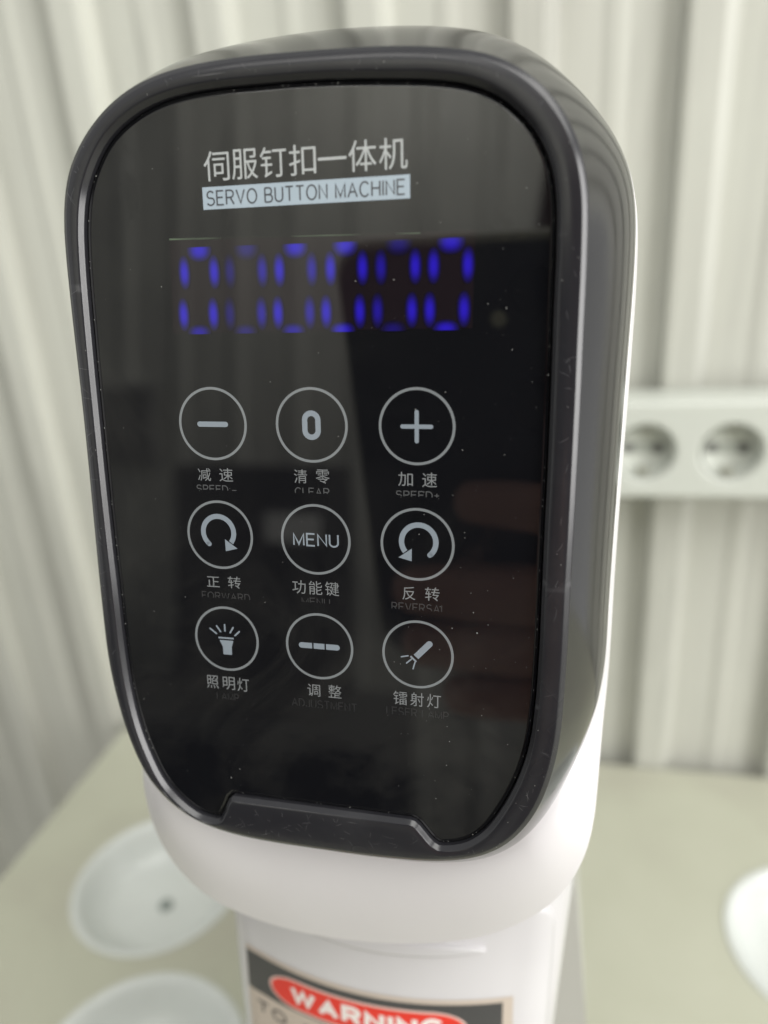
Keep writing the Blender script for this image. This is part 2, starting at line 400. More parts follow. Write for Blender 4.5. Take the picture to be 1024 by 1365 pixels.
def lens_map(x, y):
    t = (x + 24) / 52; hh = 2.0 * math.sin(math.pi * min(max(t, 0), 1)) ** 0.8 + 0.05
    return (x, -116.5 + (y + 116.5) / 2.05 * hh)
link('moulding_ledge', sheet(lens_map, -24, 28, -118.5, -114.5, 40, 6, 2.1, 1.6), M['neck'], mach, H, 'thin moulded ledge under the housing lip')

# ---------------------------------------------------------------- flat print helpers
def poly_me(polys, z=0.0, unit=mm):
    V = []; F = []
    for p in polys:
        s = len(V); V += [(x * unit, y * unit, z * unit) for x, y in p]; F.append(tuple(range(s, s + len(p))))
    b = bmesh.new(); me = mesh('p', V, F); b.from_mesh(me)
    for fc in b.faces:
        if fc.normal.z < 0: fc.normal_flip()
    b.to_mesh(me); b.free(); return me
def capsule(x0, y0, x1, y1, w, n=8, ends=(True, True)):
    a = math.atan2(y1 - y0, x1 - x0); r = w / 2; P = []
    if ends[1]: P += [(x1 + r * math.cos(a + t), y1 + r * math.sin(a + t)) for t in np.linspace(-math.pi / 2, math.pi / 2, n)]
    else: P += [(x1 + r * math.cos(a - math.pi / 2), y1 + r * math.sin(a - math.pi / 2)), (x1 + r * math.cos(a + math.pi / 2), y1 + r * math.sin(a + math.pi / 2))]
    if ends[0]: P += [(x0 + r * math.cos(a + t), y0 + r * math.sin(a + t)) for t in np.linspace(math.pi / 2, 3 * math.pi / 2, n)]
    else: P += [(x0 + r * math.cos(a + math.pi / 2), y0 + r * math.sin(a + math.pi / 2)), (x0 + r * math.cos(a - math.pi / 2), y0 + r * math.sin(a - math.pi / 2))]
    return P
def arc_band(cx, cy, r0, r1, a0, a1, n=40):
    P = []
    for k in range(n):
        t0 = a0 + (a1 - a0) * k / n; t1 = a0 + (a1 - a0) * (k + 1) / n
        P.append([(cx + r0 * math.cos(t0), cy + r0 * math.sin(t0)), (cx + r1 * math.cos(t0), cy + r1 * math.sin(t0)),
                  (cx + r1 * math.cos(t1), cy + r1 * math.sin(t1)), (cx + r0 * math.cos(t1), cy + r0 * math.sin(t1))])
    return P
def _arc(cx, cy, rx, ry, a0, a1, n=14):
    return [(cx + rx * math.cos(math.radians(a0 + (a1 - a0) * k / n)), cy + ry * math.sin(math.radians(a0 + (a1 - a0) * k / n))) for k in range(n + 1)]
# plain grotesque capitals as pen strokes in a box of width w and height 1
GLYPH = {
 'A': (.70, [[(0, 0), (.35, 1), (.70, 0)], [(.13, .36), (.57, .36)]]),
 'B': (.60, [[(0, 0), (0, 1)], [(0, 1), (.32, 1)] + _arc(.32, .76, .22, .24, 90, -90) + [(0, .52)], [(.3, .52)] + _arc(.34, .26, .25, .26, 90, -90) + [(0, 0)]]),
 'C': (.68, [_arc(.36, .5, .36, .5, 40, 320, 30)]),
 'D': (.64, [[(0, 0), (0, 1), (.26, 1)] + _arc(.26, .5, .38, .5, 90, -90, 20) + [(0, 0)]]),
 'E': (.56, [[(.56, 1), (0, 1), (0, 0), (.56, 0)], [(0, .53), (.5, .53)]]),
 'F': (.52, [[(.52, 1), (0, 1), (0, 0)], [(0, .51), (.45, .51)]]),
 'G': (.72, [_arc(.37, .5, .37, .5, 40, 300, 30) + [(.70, .18), (.70, .46), (.40, .46)]]),
 'H': (.60, [[(0, 0), (0, 1)], [(.60, 0), (.60, 1)], [(0, .53), (.60, .53)]]),
 'I': (.02, [[(.01, 0), (.01, 1)]]),
 'J': (.42, [[(.42, 1), (.42, .24)] + _arc(.21, .24, .21, .24, 0, -180)]),
 'L': (.48, [[(0, 1), (0, 0), (.48, 0)]]),
 'M': (.72, [[(0, 0), (0, 1), (.36, .08), (.72, 1), (.72, 0)]]),
 'N': (.60, [[(0, 0), (0, 1), (.60, 0), (.60, 1)]]),
 'O': (.76, [_arc(.38, .5, .38, .5, 90, 450, 36)]),
 'P': (.58, [[(0, 0), (0, 1), (.32, 1)] + _arc(.32, .735, .25, .265, 90, -90) + [(0, .47)]]),
 'R': (.62, [[(0, 0), (0, 1), (.34, 1)] + _arc(.34, .745, .25, .255, 90, -90) + [(0, .49)], [(.32, .49), (.62, 0)]]),
 'S': (.60, [_arc(.30, .745, .27, .255, 25, 240, 18) + _arc(.30, .265, .30, .265, 62, -155, 20)]),
 'T': (.62, [[(0, 1), (.62, 1)], [(.31, 1), (.31, 0)]]),
 'U': (.60, [[(0, 1), (0, .30)] + _arc(.30, .30, .30, .30, 180, 360, 18) + [(.60, 1)]]),
 'V': (.66, [[(0, 1), (.33, 0), (.66, 1)]]),
 'W': (.94, [[(0, 1), (.235, 0), (.47, 1), (.705, 0), (.94, 1)]]),
 'Y': (.64, [[(0, 1), (.32, .46), (.64, 1)], [(.32, .46), (.32, 0)]]),
 '+': (.50, [[(0, .50), (.50, .50)], [(.25, .76), (.25, .24)]]),
 '-': (.52, [[(0, .40), (.52, .40)]]),
 ':': (.06, [[(0, .66), (.06, .66)], [(0, .10), (.06, .10)]]),
 ' ': (.22, []),
}
def letters_me(body, x0, x1, y0, y1, z, pen=0.12, gap=0.20, keep=1.0, unit=mm):
    """words drawn with the pen strokes above, fitted to a box (pen = stroke width as a share of the height)"""
    tot = sum(GLYPH[c][0] + gap for c in body) - gap
    full = (y1 - y0) / keep; yb = y1 - full; pw = pen * full
    sx = (x1 - x0 - pw) / tot; sy = full - pw; cur = 0
    bm = bmesh.new(); lay = 0
    for c in body:
        w, strokes = GLYPH[c]
        for st in strokes:
            P = [np.array((x0 + pw / 2 + (cur + px) * sx, yb + pw / 2 + py * sy)) for px, py in st]
            P = [p for i, p in enumerate(P) if i == 0 or np.linalg.norm(p - P[i - 1]) > 1e-6]
            zz = z + lay * 0.004; lay = (lay + 1) % 3
            n = len(P); L = []; Rr = []
            closed = np.linalg.norm(P[0] - P[-1]) < 1e-6
            for i in range(n):
                a_ = P[i] - P[i - 1] if i else (P[i] - P[-2] if closed else P[1] - P[0])
                b_ = P[i + 1] - P[i] if i < n - 1 else (P[1] - P[0] if closed else P[-1] - P[-2])
                a_ = a_ / np.linalg.norm(a_); b_ = b_ / np.linalg.norm(b_)
                t = a_ + b_; t = t / max(np.linalg.norm(t), 1e-6); nn = np.array((-t[1], t[0]))
                k = 1 / max(abs(nn @ np.array((-a_[1], a_[0]))), 0.42)
                L.append(P[i] + nn * pw / 2 * k); Rr.append(P[i] - nn * pw / 2 * k)
            clampy = lambda q: (q[0] * unit, min(max(q[1], yb), y1) * unit, zz * unit)
            vl = [bm.verts.new(clampy(q)) for q in L]; vr = [bm.verts.new(clampy(q)) for q in Rr]
            for i in range(n - 1):
                try: bm.faces.new((vl[i], vr[i], vr[i + 1], vl[i + 1]))
                except ValueError: pass
        cur += w + gap
    if keep < 1:
        bmesh.ops.bisect_plane(bm, geom=bm.verts[:] + bm.edges[:] + bm.faces[:], plane_co=(0, y0 * unit, 0), plane_no=(0, -1, 0), clear_outer=True)
    bmesh.ops.recalc_face_normals(bm, faces=bm.faces)
    for fc in bm.faces:
        fc.normal_update()
        if fc.normal.z < 0: fc.normal_flip()
    me = bpy.data.meshes.new('letters'); bm.to_mesh(me); bm.free()
    return me
def text_me(body, x0, x1, y0, y1, z, keep=1.0, weight=0.0, unit=mm):
    """letters fitted to a box; keep < 1 keeps only their upper share (the rest hides behind the mask of the glass)"""
    cu = bpy.data.curves.new('t', 'FONT'); cu.body = body; cu.size = 1; cu.resolution_u = 4
    cu.fill_mode = 'FRONT'; cu.offset = weight
    o = bpy.data.objects.new('t', cu); COL.objects.link(o)
    dg = bpy.context.evaluated_depsgraph_get(); dg.update()
    me = bpy.data.meshes.new_from_object(o.evaluated_get(dg)); bpy.data.objects.remove(o); bpy.data.curves.remove(cu)
    if len(me.vertices) == 0: return me
    co = np.array([v.co[:] for v in me.vertices]); lo = co.min(0); hi = co.max(0)
    full = (y1 - y0) / keep; yb = y1 - full
    for v in me.vertices:
        v.co = ((x0 + (v.co.x - lo[0]) / (hi[0] - lo[0]) * (x1 - x0)) * unit, (yb + (v.co.y - lo[1]) / max(hi[1] - lo[1], 1e-6) * full) * unit, z * unit)
    if keep < 1:
        b = bmesh.new(); b.from_mesh(me)
        bmesh.ops.bisect_plane(b, geom=b.verts[:] + b.edges[:] + b.faces[:], plane_co=(0, y0 * unit, 0), plane_no=(0, -1, 0), clear_outer=True)
        b.to_mesh(me); b.free()
    b = bmesh.new(); b.from_mesh(me)
    for fc in b.faces:
        if fc.normal.z < 0: fc.normal_flip()
    b.to_mesh(me); b.free()
    me.materials.clear()
    return me
Z1, Z2, Z3 = 0.03, 0.06, 0.09

# title and plaque
chars = '伺服钉扣一体机'; x = -17.3; cw = (17.45 + 17.3) / 7
title = None; polys = []
b = bmesh.new()
for k, ch in enumerate(chars):
    xa = -17.3 + k * cw + 0.22; xb = xa + cw - 0.44
    if ch == '一': me = text_me(ch, xa - 0.1, xb + 0.1, 62.62, 63.05, Z1)
    else: me = text_me(ch, xa, xb, 60.62, 65.2, Z1)
    b.from_mesh(me)
tm = bpy.data.meshes.new('title'); b.to_mesh(tm); b.free()
link('title_lettering', tm, M['title'], mach, H, 'silver Chinese title characters across the top')
plq = link('name_plaque', poly_me([[(-17.6, 56.26), (17.6, 56.26), (17.6, 59.76), (-17.6, 59.76)]], Z1), M['plaque'], mach, H, 'silver strip reading SERVO BUTTON MACHINE')
link('plaque_lettering', letters_me('SERVO BUTTON MACHINE', -16.95, 16.9, 56.78, 59.2, Z2, .105, .24), M['ink'], plq)

# display
lcd = link('display_window', poly_me([[(-24.9, 36.3), (27.6, 36.3), (27.9, 51.2), (-24.2, 51.9)]], Z1), M['lcd'], mach, H, 'dark window with blue digit segments')
link('display_light_streak', poly_me([[(-24.3, 51.72), (19.2, 50.95), (19.2, 51.12), (-24.3, 52.0)]], Z2), M['light_streak'], lcd)  # light streak along the display's upper edge, painted as a thin strip

def glow_mat(name, s):
    m = glassy(name, (0.008, 0.006, 0.012))
    nt = m.node_tree; at = nt.nodes.new('ShaderNodeAttribute'); at.attribute_name = 'glow'
    mu = nt.nodes.new('ShaderNodeMath'); mu.operation = 'MULTIPLY'; mu.inputs[1].default_value = s
    nt.links.new(at.outputs['Fac'], mu.inputs[0])
    bs = nt.nodes['Principled BSDF']; bs.inputs['Emission Color'].default_value = (0.035, 0.012, 1.0, 1)
    nt.links.new(mu.outputs[0], bs.inputs['Emission Strength'])
    return m
GL = {k: glow_mat('segment_glow_%s' % n, s) for k, n, s in ((3, 'bright', 0.46), (2, 'medium', 0.27), (1, 'dim', 0.12))}
def seg_mesh(cx, cy, w, h, half=None):
    V = [(cx * mm, cy * mm, Z2 * mm)]; glow = [1.0]; F = []; n = 20
    rad = [0.3, 0.55, 0.8, 1.1]; gl = [0.9, 0.6, 0.22, 0.0]
    for r_, q in zip(rad, gl):
        for i in range(n):
            a = 2 * math.pi * i / n; ex = abs(math.cos(a)) ** 0.9 * math.copysign(1, math.cos(a)); ey = abs(math.sin(a)) ** 0.9 * math.copysign(1, math.sin(a))
            yy = ey * r_
            if half == 'top': yy = min(yy, 0.28)
            if half == 'bottom': yy = max(yy, -0.22)
            V.append(((cx + ex * r_ * w / 2) * mm, (cy + yy * h / 2) * mm, Z2 * mm)); glow.append(q)
    for i in range(n):
        F.append((0, 1 + i, 1 + (i + 1) % n))
        for k in range(3):
            a0 = 1 + k * n; F.append((a0 + i, a0 + n + i, a0 + n + (i + 1) % n, a0 + (i + 1) % n))
    me = bpy.data.meshes.new('seg'); me.from_pydata(V, [], F)
    at = me.attributes.new('glow', 'FLOAT', 'POINT'); at.data.foreach_set('value', glow)
    b = bmesh.new(); b.from_mesh(me)
    for fc in b.faces:
        if fc.normal.z < 0: fc.normal_flip()
    b.to_mesh(me); b.free()
    return me
UP = [(-21.91, 46.33), (-16.39, 46.29), (-13.49, 46.28), (-7.67, 46.24), (-4.63, 46.22), (1.02, 46.18), (4.25, 46.16), (9.67, 46.13), (12.74, 46.11), (18.37, 46.08), (21.34, 46.06), (26.79, 46.02)]
LO = [(-22.59, 39.39), (-17.0, 39.38), (-13.94, 39.37), (-8.16, 39.35), (-5.19, 39.35), (0.42, 39.33), (3.29, 39.33), (9.07, 39.31), (12.08, 39.31), (17.79, 39.29), (20.71, 39.28), (26.24, 39.27)]
TP = [(-18.9, 49.9), (-10.3, 49.85), (-1.7, 49.75), (6.8, 49.7), (15.7, 49.65), (24.1, 49.6)]
BT = [(-19.84, 36.35), (-11.23, 36.35), (-2.57, 36.35), (6.06, 36.35), (14.64, 36.35), (23.34, 36.35)]
lvl = [3, 3, 1, 2, 3, 2, 3, 3, 2, 3, 3, 3]; lvT = [3, 1, 3, 3, 1, 3]; lvB = [2, 1, 2, 3, 1, 3]
for k in range(12):
    link('digit_segment', seg_mesh(*UP[k], 2.15, 5.3), GL[lvl[k]], lcd); link('digit_segment', seg_mesh(*LO[k], 2.15, 5.3), GL[lvl[k]], lcd)
for k in range(6):
    link('digit_segment', seg_mesh(*TP[k], 4.3, 3.6, 'top'), GL[lvT[k]], lcd); link('digit_segment', seg_mesh(*BT[k], 4.2, 2.6, 'bottom'), GL[lvB[k]], lcd)

# nine touch buttons: printed ring > icon, caption, translation
ring_me = poly_me(arc_band(0, 0, 6.07, 6.53, 0, 2 * math.pi, 96), Z1)
def arrow(flip):
    P = arc_band(-0.25, 0.5, 2.55, 3.50, math.radians(-38), math.radians(229), 36)
    P.append([(-0.25 + 3.02 * math.cos(math.radians(229)) + 0.47 * math.cos(t), 0.5 + 3.02 * math.sin(math.radians(229)) + 0.47 * math.sin(t)) for t in np.linspace(0, 2 * math.pi, 12, endpoint=False)])
    P.append([(0.95, -0.75), (3.35, -2.45), (1.0, -3.05)])
    if flip: P = [[(-x, y) for x, y in p] for p in P]
    return P
def zero():
    P = []; n = 48
    def sh(w, h, t):
        r = w; c, s = math.cos(t), math.sin(t)
        return (r * c, r * s + math.copysign(h - w, s))
    for k in range(n):
        t0, t1 = 2 * math.pi * (k + .5) / n, 2 * math.pi * (k + 1.5) / n
        P.append([sh(.72, 1.6, t0), sh(1.68, 2.55, t0), sh(1.68, 2.55, t1), sh(.72, 1.6, t1)])
    return P
icons = {
 (-1, 1): [capsule(-2.5, -0.05, 2.5, -0.05, 0.95)],
 (0, 1): zero(),
 (1, 1): [capsule(-2.45, 0, 2.45, 0, 0.72), capsule(0, -2.45, 0, 2.45, 0.72)],
 (-1, 0): arrow(False), (0, 0): 'MENU', (1, 0): arrow(True),
 (-1, -1): [[(-1.7, .33), (1.45, .33), (1.45, .0), (-1.7, 0)], [(-1.5, -.3), (1.35, -.3), (0.95, -1.6), (0.9, -3.2), (-0.85, -3.2), (-0.9, -1.6)]] + [capsule(x0, y0, x1, y1, 0.32) for x0, y0, x1, y1 in ((-3.3, 1.9, -2.05, .95), (-1.9, 2.5, -1.15, 1.4), (-.25, 2.85, -.25, 1.6), (1.45, 2.4, .8, 1.3), (2.7, 1.7, 1.75, .8))],
 (0, -1): [capsule(-3.45, .05, -1.4, .05, 1.1, 8, (True, False)), capsule(-1.1, .05, 1.0, .05, 1.1, 8, (False, False)), capsule(1.3, .05, 3.4, .05, 1.1, 8, (False, True))],
 (1, -1): [capsule(-.3, -.45, 2.15, 2.2, 1.15, 8, (False, True)), capsule(-1.3, -.4, -.25, -1.4, .34, 6, (False, False)), capsule(-3.0, -.65, -1.75, -.35, .26), capsule(-2.05, -1.8, -1.15, -.95, .26), capsule(-.85, -2.8, -.5, -1.5, .26)],
}
caps = {  # (text, x0, x1, y0, y1) , (english, x0, x1, y0, y1, keep, material)
 (-1, 1): ([('减', -22.06, -19.5, 10.08, 12.43), ('速', -17.84, -15.2, 10.07, 12.54)], ('SPEED:-', -22.54, -14.62, 8.43, 9.38, .62, 'cap2')),
 (0, 1): ([('清', -3.57, -1.13, 10.22, 12.68), ('零', .46, 3.0, 10.28, 12.75)], ('CLEAR', -3.54, 2.92, 8.47, 9.48, .66, 'cap2')),
 (1, 1): ([('加', 15.25, 17.8, 10.28, 12.75), ('速', 19.41, 21.95, 10.21, 12.73)], ('SPEED+', 14.78, 22.4, 8.5, 9.5, .68, 'cap2')),
 (-1, 0): ([('正', -21.77, -19.2, -10.18, -8.15), ('转', -17.5, -14.9, -10.23, -7.89)], ('FORWARD', -23.0, -13.2, -12.3, -11.15, .75, 'cap3')),
 (0, 0): ([('功', -4.76, -2.2, -10.37, -7.8), ('能', -1.6, .95, -10.37, -7.8), ('键', 1.5, 4.12, -10.4, -7.75)], ('MENU', -3.1, 2.35, -11.94, -11.0, .62, 'cap3')),
 (1, 0): ([('反', 15.82, 18.13, -10.18, -7.74), ('转', 19.86, 22.42, -10.1, -7.61)], ('REVERSAL', 13.79, 23.6, -12.0, -10.75, .75, 'cap3')),
 (-1, -1): ([('照', -23.29, -20.8, -31.0, -28.3), ('明', -19.9, -17.4, -31.0, -28.3), ('灯', -16.9, -14.46, -31.1, -28.3)], ('LAMP', -21.4, -16.7, -33.1, -31.7, .8, 'cap4')),
 (0, -1): ([('调', -2.66, -.13, -30.61, -28.15), ('整', 1.45, 4.0, -30.55, -27.95)], ('ADJUSTMENT', -5.94, 7.0, -32.9, -31.3, .9, 'cap4')),
 (1, -1): ([('镭', 13.92, 16.5, -30.6, -27.9), ('射', 17.1, 19.6, -30.6, -27.9), ('灯', 20.2, 22.75, -30.6, -27.9)], ('LESER LAMP', 12.54, 24.2, -32.6, -31.1, .85, 'cap4')),
}
what = {(-1, 1): 'minus button', (0, 1): 'zero button', (1, 1): 'plus button', (-1, 0): 'clockwise arrow button', (0, 0): 'MENU button',
        (1, 0): 'anticlockwise arrow button', (-1, -1): 'lamp button', (0, -1): 'three bar adjust button', (1, -1): 'laser lamp button'}
for key, ic in icons.items():
    ox, oy = key[0] * 18.5, key[1] * 20.47
    B = H @ Matrix.Translation((ox * mm, oy * mm, 0))
    rg = link('touch_button', ring_me, M['ringp'], mach, B, what[key])
    if ic == 'MENU': im = letters_me('MENU', -4.25, 4.35, -1.3, 1.2, Z1, .125, .24)
    else: im = poly_me(ic, Z1)
    if key == (1, 1):
        im = poly_me([capsule(-2.45, 0, 2.45, 0, 0.72), capsule(0, .36, 0, 2.45, 0.72, 8, (False, True)), capsule(0, -2.45, 0, -.36, 0.72, 8, (True, False))], Z1)
    link('icon', im, M['print'], rg)
    zh, en = caps[key]
    b = bmesh.new()
    for c in zh: b.from_mesh(text_me(c[0], c[1] - ox, c[2] - ox, c[3] - oy, c[4] - oy, Z1))
    cm = bpy.data.meshes.new('caption'); b.to_mesh(cm); b.free()
    link('caption', cm, M['cap1'], rg)
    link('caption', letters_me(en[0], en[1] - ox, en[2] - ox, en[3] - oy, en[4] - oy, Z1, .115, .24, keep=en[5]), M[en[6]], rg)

# dust specks on glass and bezel: real flakes, too many to count
V = []; F = []
def flake(x, y, z, s):
    a0 = random.random() * 6.28; n = random.choice((4, 5, 6)); st = random.uniform(.5, 1)
    k = len(V)
    for i in range(n):
        a = a0 + 2 * math.pi * i / n; r = s * random.uniform(.6, 1)
        V.append(((x + r * math.cos(a) * st) * mm, (y + r * math.sin(a)) * mm, (z + 0.02 * (i % 2)) * mm))
    V.append((x * mm, y * mm, (z + s * .7) * mm))
    for i in range(n): F.append((k + i, k + (i + 1) % n, k + n))
for _ in range(170):
    x = random.uniform(-39, 39); y = random.uniform(-52, 71)
    if random.random() < 0.45: x = random.uniform(14, 39.5); y = random.uniform(-50, 45)
    if abs(x) > 33 and y > 62: continue
    if abs(x) > 30 and y < -46: continue
    flake(x, y, 0.02, random.choice((.05, .06, .07, .09, .13)) * random.uniform(.7, 1.1))
for i in range(NA):
    if random.random() < .22:
        t = random.random(); p = GT[i] * (1 - t) + Rm[i] * t
        if t > .2 and t < .8: flake(p[0], p[1], 1.6, random.uniform(.04, .10))
    if random.random() < .2: q = offs(GT, -0.5)[i]; flake(q[0], q[1], .0, random.uniform(.05, .12))
dust = link('dust', mesh('dust', V, F), mat('dust_flakes', (0.42, 0.42, 0.40), 0.9), mach, H)
dust['kind'] = 'stuff'
# hairline scratches standing out on the bezel
V = []; F = []
def hair(x, y, a, L, w=.05, z=1.63, bend=0.0):
    k = len(V); n = 6
    for i in range(n + 1):
        t = i / n; aa = a + bend * (t - .5); px = x + L * (t - .5) * math.cos(aa); py = y + L * (t - .5) * math.sin(aa)
        ww = w * (1 - abs(2 * t - 1) ** 2) * .5 + .004
        nx, ny = -math.sin(aa), math.cos(aa)
        V.append(((px + nx * ww) * mm, (py + ny * ww) * mm, z * mm)); V.append(((px - nx * ww) * mm, (py - ny * ww) * mm, z * mm))
    for i in range(n): F.append((k + 2 * i, k + 2 * i + 1, k + 2 * i + 3, k + 2 * i + 2))
hair(-14.5, 76.0, .03, 6.0, .09)
for _ in range(70):
    i = random.randrange(NA); t = random.uniform(.35, .7); p = offs(GT, 1.0)[i] * (1 - t) + offs(Rm, -.8)[i] * t
    hair(p[0], p[1], random.uniform(0, 3.14), random.uniform(.6, 2.6) if abs(p[1]) < 60 else random.uniform(.5, 1.6), random.uniform(.02, .05), bend=random.uniform(-.3, .3))
for _ in range(30): hair(random.uniform(-18, 18), random.uniform(-61, -55.2), random.uniform(0, 3.14), random.uniform(.5, 2.2), random.uniform(.02, .06))
scr = link('scratches', mesh('scratches', V, F), mat('scratch_white', (0.11, 0.11, 0.115), 0.6), mach, H); scr['kind'] = 'stuff'

# warning label on the neck: border, header, pill, lettering
LX0, LX1, LY0, LY1 = -39.6, 35.2, -176, -132.3
lab = link('warning_label', sheet(lambda x, y: (x, y), LX0, LX1, LY0, LY1, 56, 20, 0.85), mat('beige_sticker', (0.52, 0.45, 0.38), 0.45), mach, H, 'beige warning sticker wrapped on the column')
link('label_header', sheet(lambda x, y: (x, y), LX0 + .2, LX1 - 2.6, -146.6, LY1 - 1.5, 56, 6, 0.90), mat('sticker_black', (0.06, 0.06, 0.06), 0.35), lab)
def pill(x0, x1, y0, y1, lift, n=26):
    r = (y1 - y0) / 2; cy = (y0 + y1) / 2; V = []; F = []
    xs = list(x0 + (x1 - x0) * (0.5 - 0.5 * np.cos(np.linspace(0, math.pi, 61))))
    for x in xs:
        d = min(x - x0, x1 - x); h = r if d >= r * 1.9 else r * math.sqrt(max(1 - ((r * 1.9 - d) / (r * 1.9)) ** 2, 0))
        V += [(x, cy - h), (x, cy), (x, cy + h)]
    W = on_neck(V, lift)
    for i in range(len(xs) - 1):
        for k in (0, 1): F.append((3 * i + k, 3 * i + 3 + k, 3 * i + 4 + k, 3 * i + 1 + k))
    return fixn(mesh('pill', W, F, True))
link('label_pill_border', pill(-31.6, 23.8, -146.0, -136.0, 0.95), mat('sticker_pink', (0.72, 0.50, 0.44), 0.4), lab)
link('label_pill', pill(-30.8, 23.0, -145.3, -136.7, 1.00), mat('sticker_red', (0.72, 0.035, 0.02), 0.35), lab)
def text_on_neck(body, x0, x1, y0, y1, lift, pen, gap):
    me = letters_me(body, x0, x1, y0, y1, 0, pen, gap, unit=1.0)
    b = bmesh.new(); b.from_mesh(me)
    bmesh.ops.subdivide_edges(b, edges=[e for e in b.edges if e.calc_length() > 1.5], cuts=2)
    bmesh.ops.triangulate(b, faces=b.faces); b.to_mesh(me); b.free()
    zs = [v.co.z for v in me.vertices]
    W = [on_neck([(v.co.x, v.co.y)], lift + z_)[0] for v, z_ in zip(me.vertices, zs)]
    for v, w in zip(me.vertices, W): v.co = w
    return fixn(me)
link('label_lettering', text_on_neck('WARNING', -24.6, 18.2, -144.0, -138.0, 1.06, .26, .34), mat('sticker_white', (0.8, 0.74, 0.70), 0.4), lab)
link('label_lettering', text_on_neck('TO AVOID INJURY', -36.5, 30, -153.2, -149.2, 0.93, .17, .3), mat('sticker_text', (0.10, 0.09, 0.085), 0.5), lab)

# arm column behind the neck
rings = []
for y, x1 in ((-95, 47.5), (-122, 50.7), (-177, 56.6), (-205, 59)):
    rings.append([tuple(to_root(p)) for p in ((-34, y, -84), (x1, y, -84), (x1 - 2, y, -200), (-34, y, -200))])
rings.append([(p[0], p[1], 0.0) for p in rings[-1]])
link('arm_column', loft(rings, True, True, True, False), M['arm'], mach, None, 'grey lower casing behind the column')

# ================================================================== table with three trays
def filled_with_holes(rect, holes, z0, z1):
    cu = bpy.data.curves.new('t', 'CURVE'); cu.dimensions = '2D'; cu.fill_mode = 'BOTH'; cu.extrude = (z1 - z0) / 2
    loops = [rect] + [[(cx + r * math.cos(2 * math.pi * i / 72), cy + r * math.sin(2 * math.pi * i / 72)) for i in range(72)] for cx, cy, r in holes]
    for lp in loops:
        s = cu.splines.new('POLY'); s.points.add(len(lp) - 1); s.use_cyclic_u = True
        for p, q in zip(s.points, lp): p.co = (q[0], q[1], 0, 1)
    o = bpy.data.objects.new('t', cu); COL.objects.link(o)
    dg = bpy.context.evaluated_depsgraph_get(); dg.update()
    me = bpy.data.meshes.new_from_object(o.evaluated_get(dg)); bpy.data.objects.remove(o)
    for v in me.vertices: v.co.z += (z0 + z1) / 2
    me.materials.clear(); return me
HOL = [(-0.278, 0.366, 0.060), (-0.226, 0.234, 0.062), (0.179, 0.382, 0.060)]
table = thing('sewing_table', 'pale green laminate sewing table with round white trays let into its top', 'table', (0.2, 0.15, 0))
T0 = Vector((0.2, 0.15, 0))
rect = [(-0.398, 0.519), (-0.409, -0.30), (0.95, -0.30), (0.95, 0.5335), (0.0, 0.5335), (-0.39, 0.5335)]
top = filled_with_holes([(x - T0.x, y - T0.y) for x, y in rect], [(x - T0.x, y - T0.y, r) for x, y, r in HOL], TABLE_Z - 0.026, TABLE_Z)
link('tabletop', top, M['table'], table)
for cx, cy, r in HOL:
    pr = [(r - .008, -.0235), (r + .003, -.0235)]
    prof = [(r + .0032, .0003), (r + .0030, .0009), (r + .0012, .0014), (r - .0012, .0008), (r - .003, -.001), (r - .0060, -.0085), (r - .0105, -.0165), (r - .0165, -.0232), (r - .0235, -.0262), (r - .030, -.0270), (0.006, -.0270), (0.0, -.0270)]
    tr = link('round_tray', lathe(prof, 72), M['tray'], table, Matrix.Translation((cx - T0.x, cy - T0.y, TABLE_Z)), 'round white tray let into the tabletop')
    link('screw', lathe([(0.0052, -.0269), (0.0050, -.0254), (0.0, -.0248)], 24), M['screw'], tr)
for lx, ly in ((-0.33, 0.48), (-0.33, -0.22), (0.88, 0.48), (0.88, -0.22)):
    link('leg', box_me(-.02, .02, -.02, .02, 0, TABLE_Z - .026, .003), M['leg'], table, Matrix.Translation((lx - T0.x, ly - T0.y, 0)))

# ================================================================== corrugated wall behind
def corrugated(x0, x1, z0, z1, rib0, pitch, depth=0.0125, base=0.0165, crest=0.0095):
    xs = [x0]; k = math.ceil((x0 + .03 - rib0) / pitch)
    prof = [(x0, 0)]
    while True:
        c = rib0 + k * pitch
        if c > x1 - .03: break
        for dx, d in ((-base - .003, 0), (-base, .0006), (-base + .003, .002), (-crest - .002, depth - .001), (-crest + .001, depth), (crest - .001, depth), (crest + .002, depth - .001), (base - .003, .002), (base, .0006), (base + .003, 0)):
            prof.append((c + dx, -d))
        # shallow stiffening swage in the pan
        m_ = c + pitch / 2
        if m_ < x1 - .02:
            for dx, d in ((-.008, 0), (-.003, .0012), (.003, .0012), (.008, 0)): prof.append((m_ + dx, -d))
        k += 1
    prof.append((x1, 0))
    zs = np.linspace(z0, z1, 24)
    V = []; F = []; n = len(prof)
    for j, z in enumerate(zs):
        for i, (x, y) in enumerate(prof): V.append((x, y + 0.0006 * math.sin(z * 7 + x * 5), z))
    for j in range(len(zs) - 1):
        for i in range(n - 1): F.append((j * n + i, j * n + i + 1, (j + 1) * n + i + 1, (j + 1) * n + i))
    nb = len(V)   # back skin gives the sheet its thickness
    V += [(x, y + .0012, z) for x, y, z in V]
    F += [(a + nb, d + nb, c + nb, b_ + nb) for a, b_, c, d in F]
    return fixn(mesh('sheet', V, F, False))
wall = thing('corrugated_wall', 'pale grey green ribbed metal wall behind the sewing machine', 'wall', (0, 0.5492, 0), me=corrugated(-1.9, 0.56, 0, 2.6, 0.085, 0.1023), material=M['wall'])

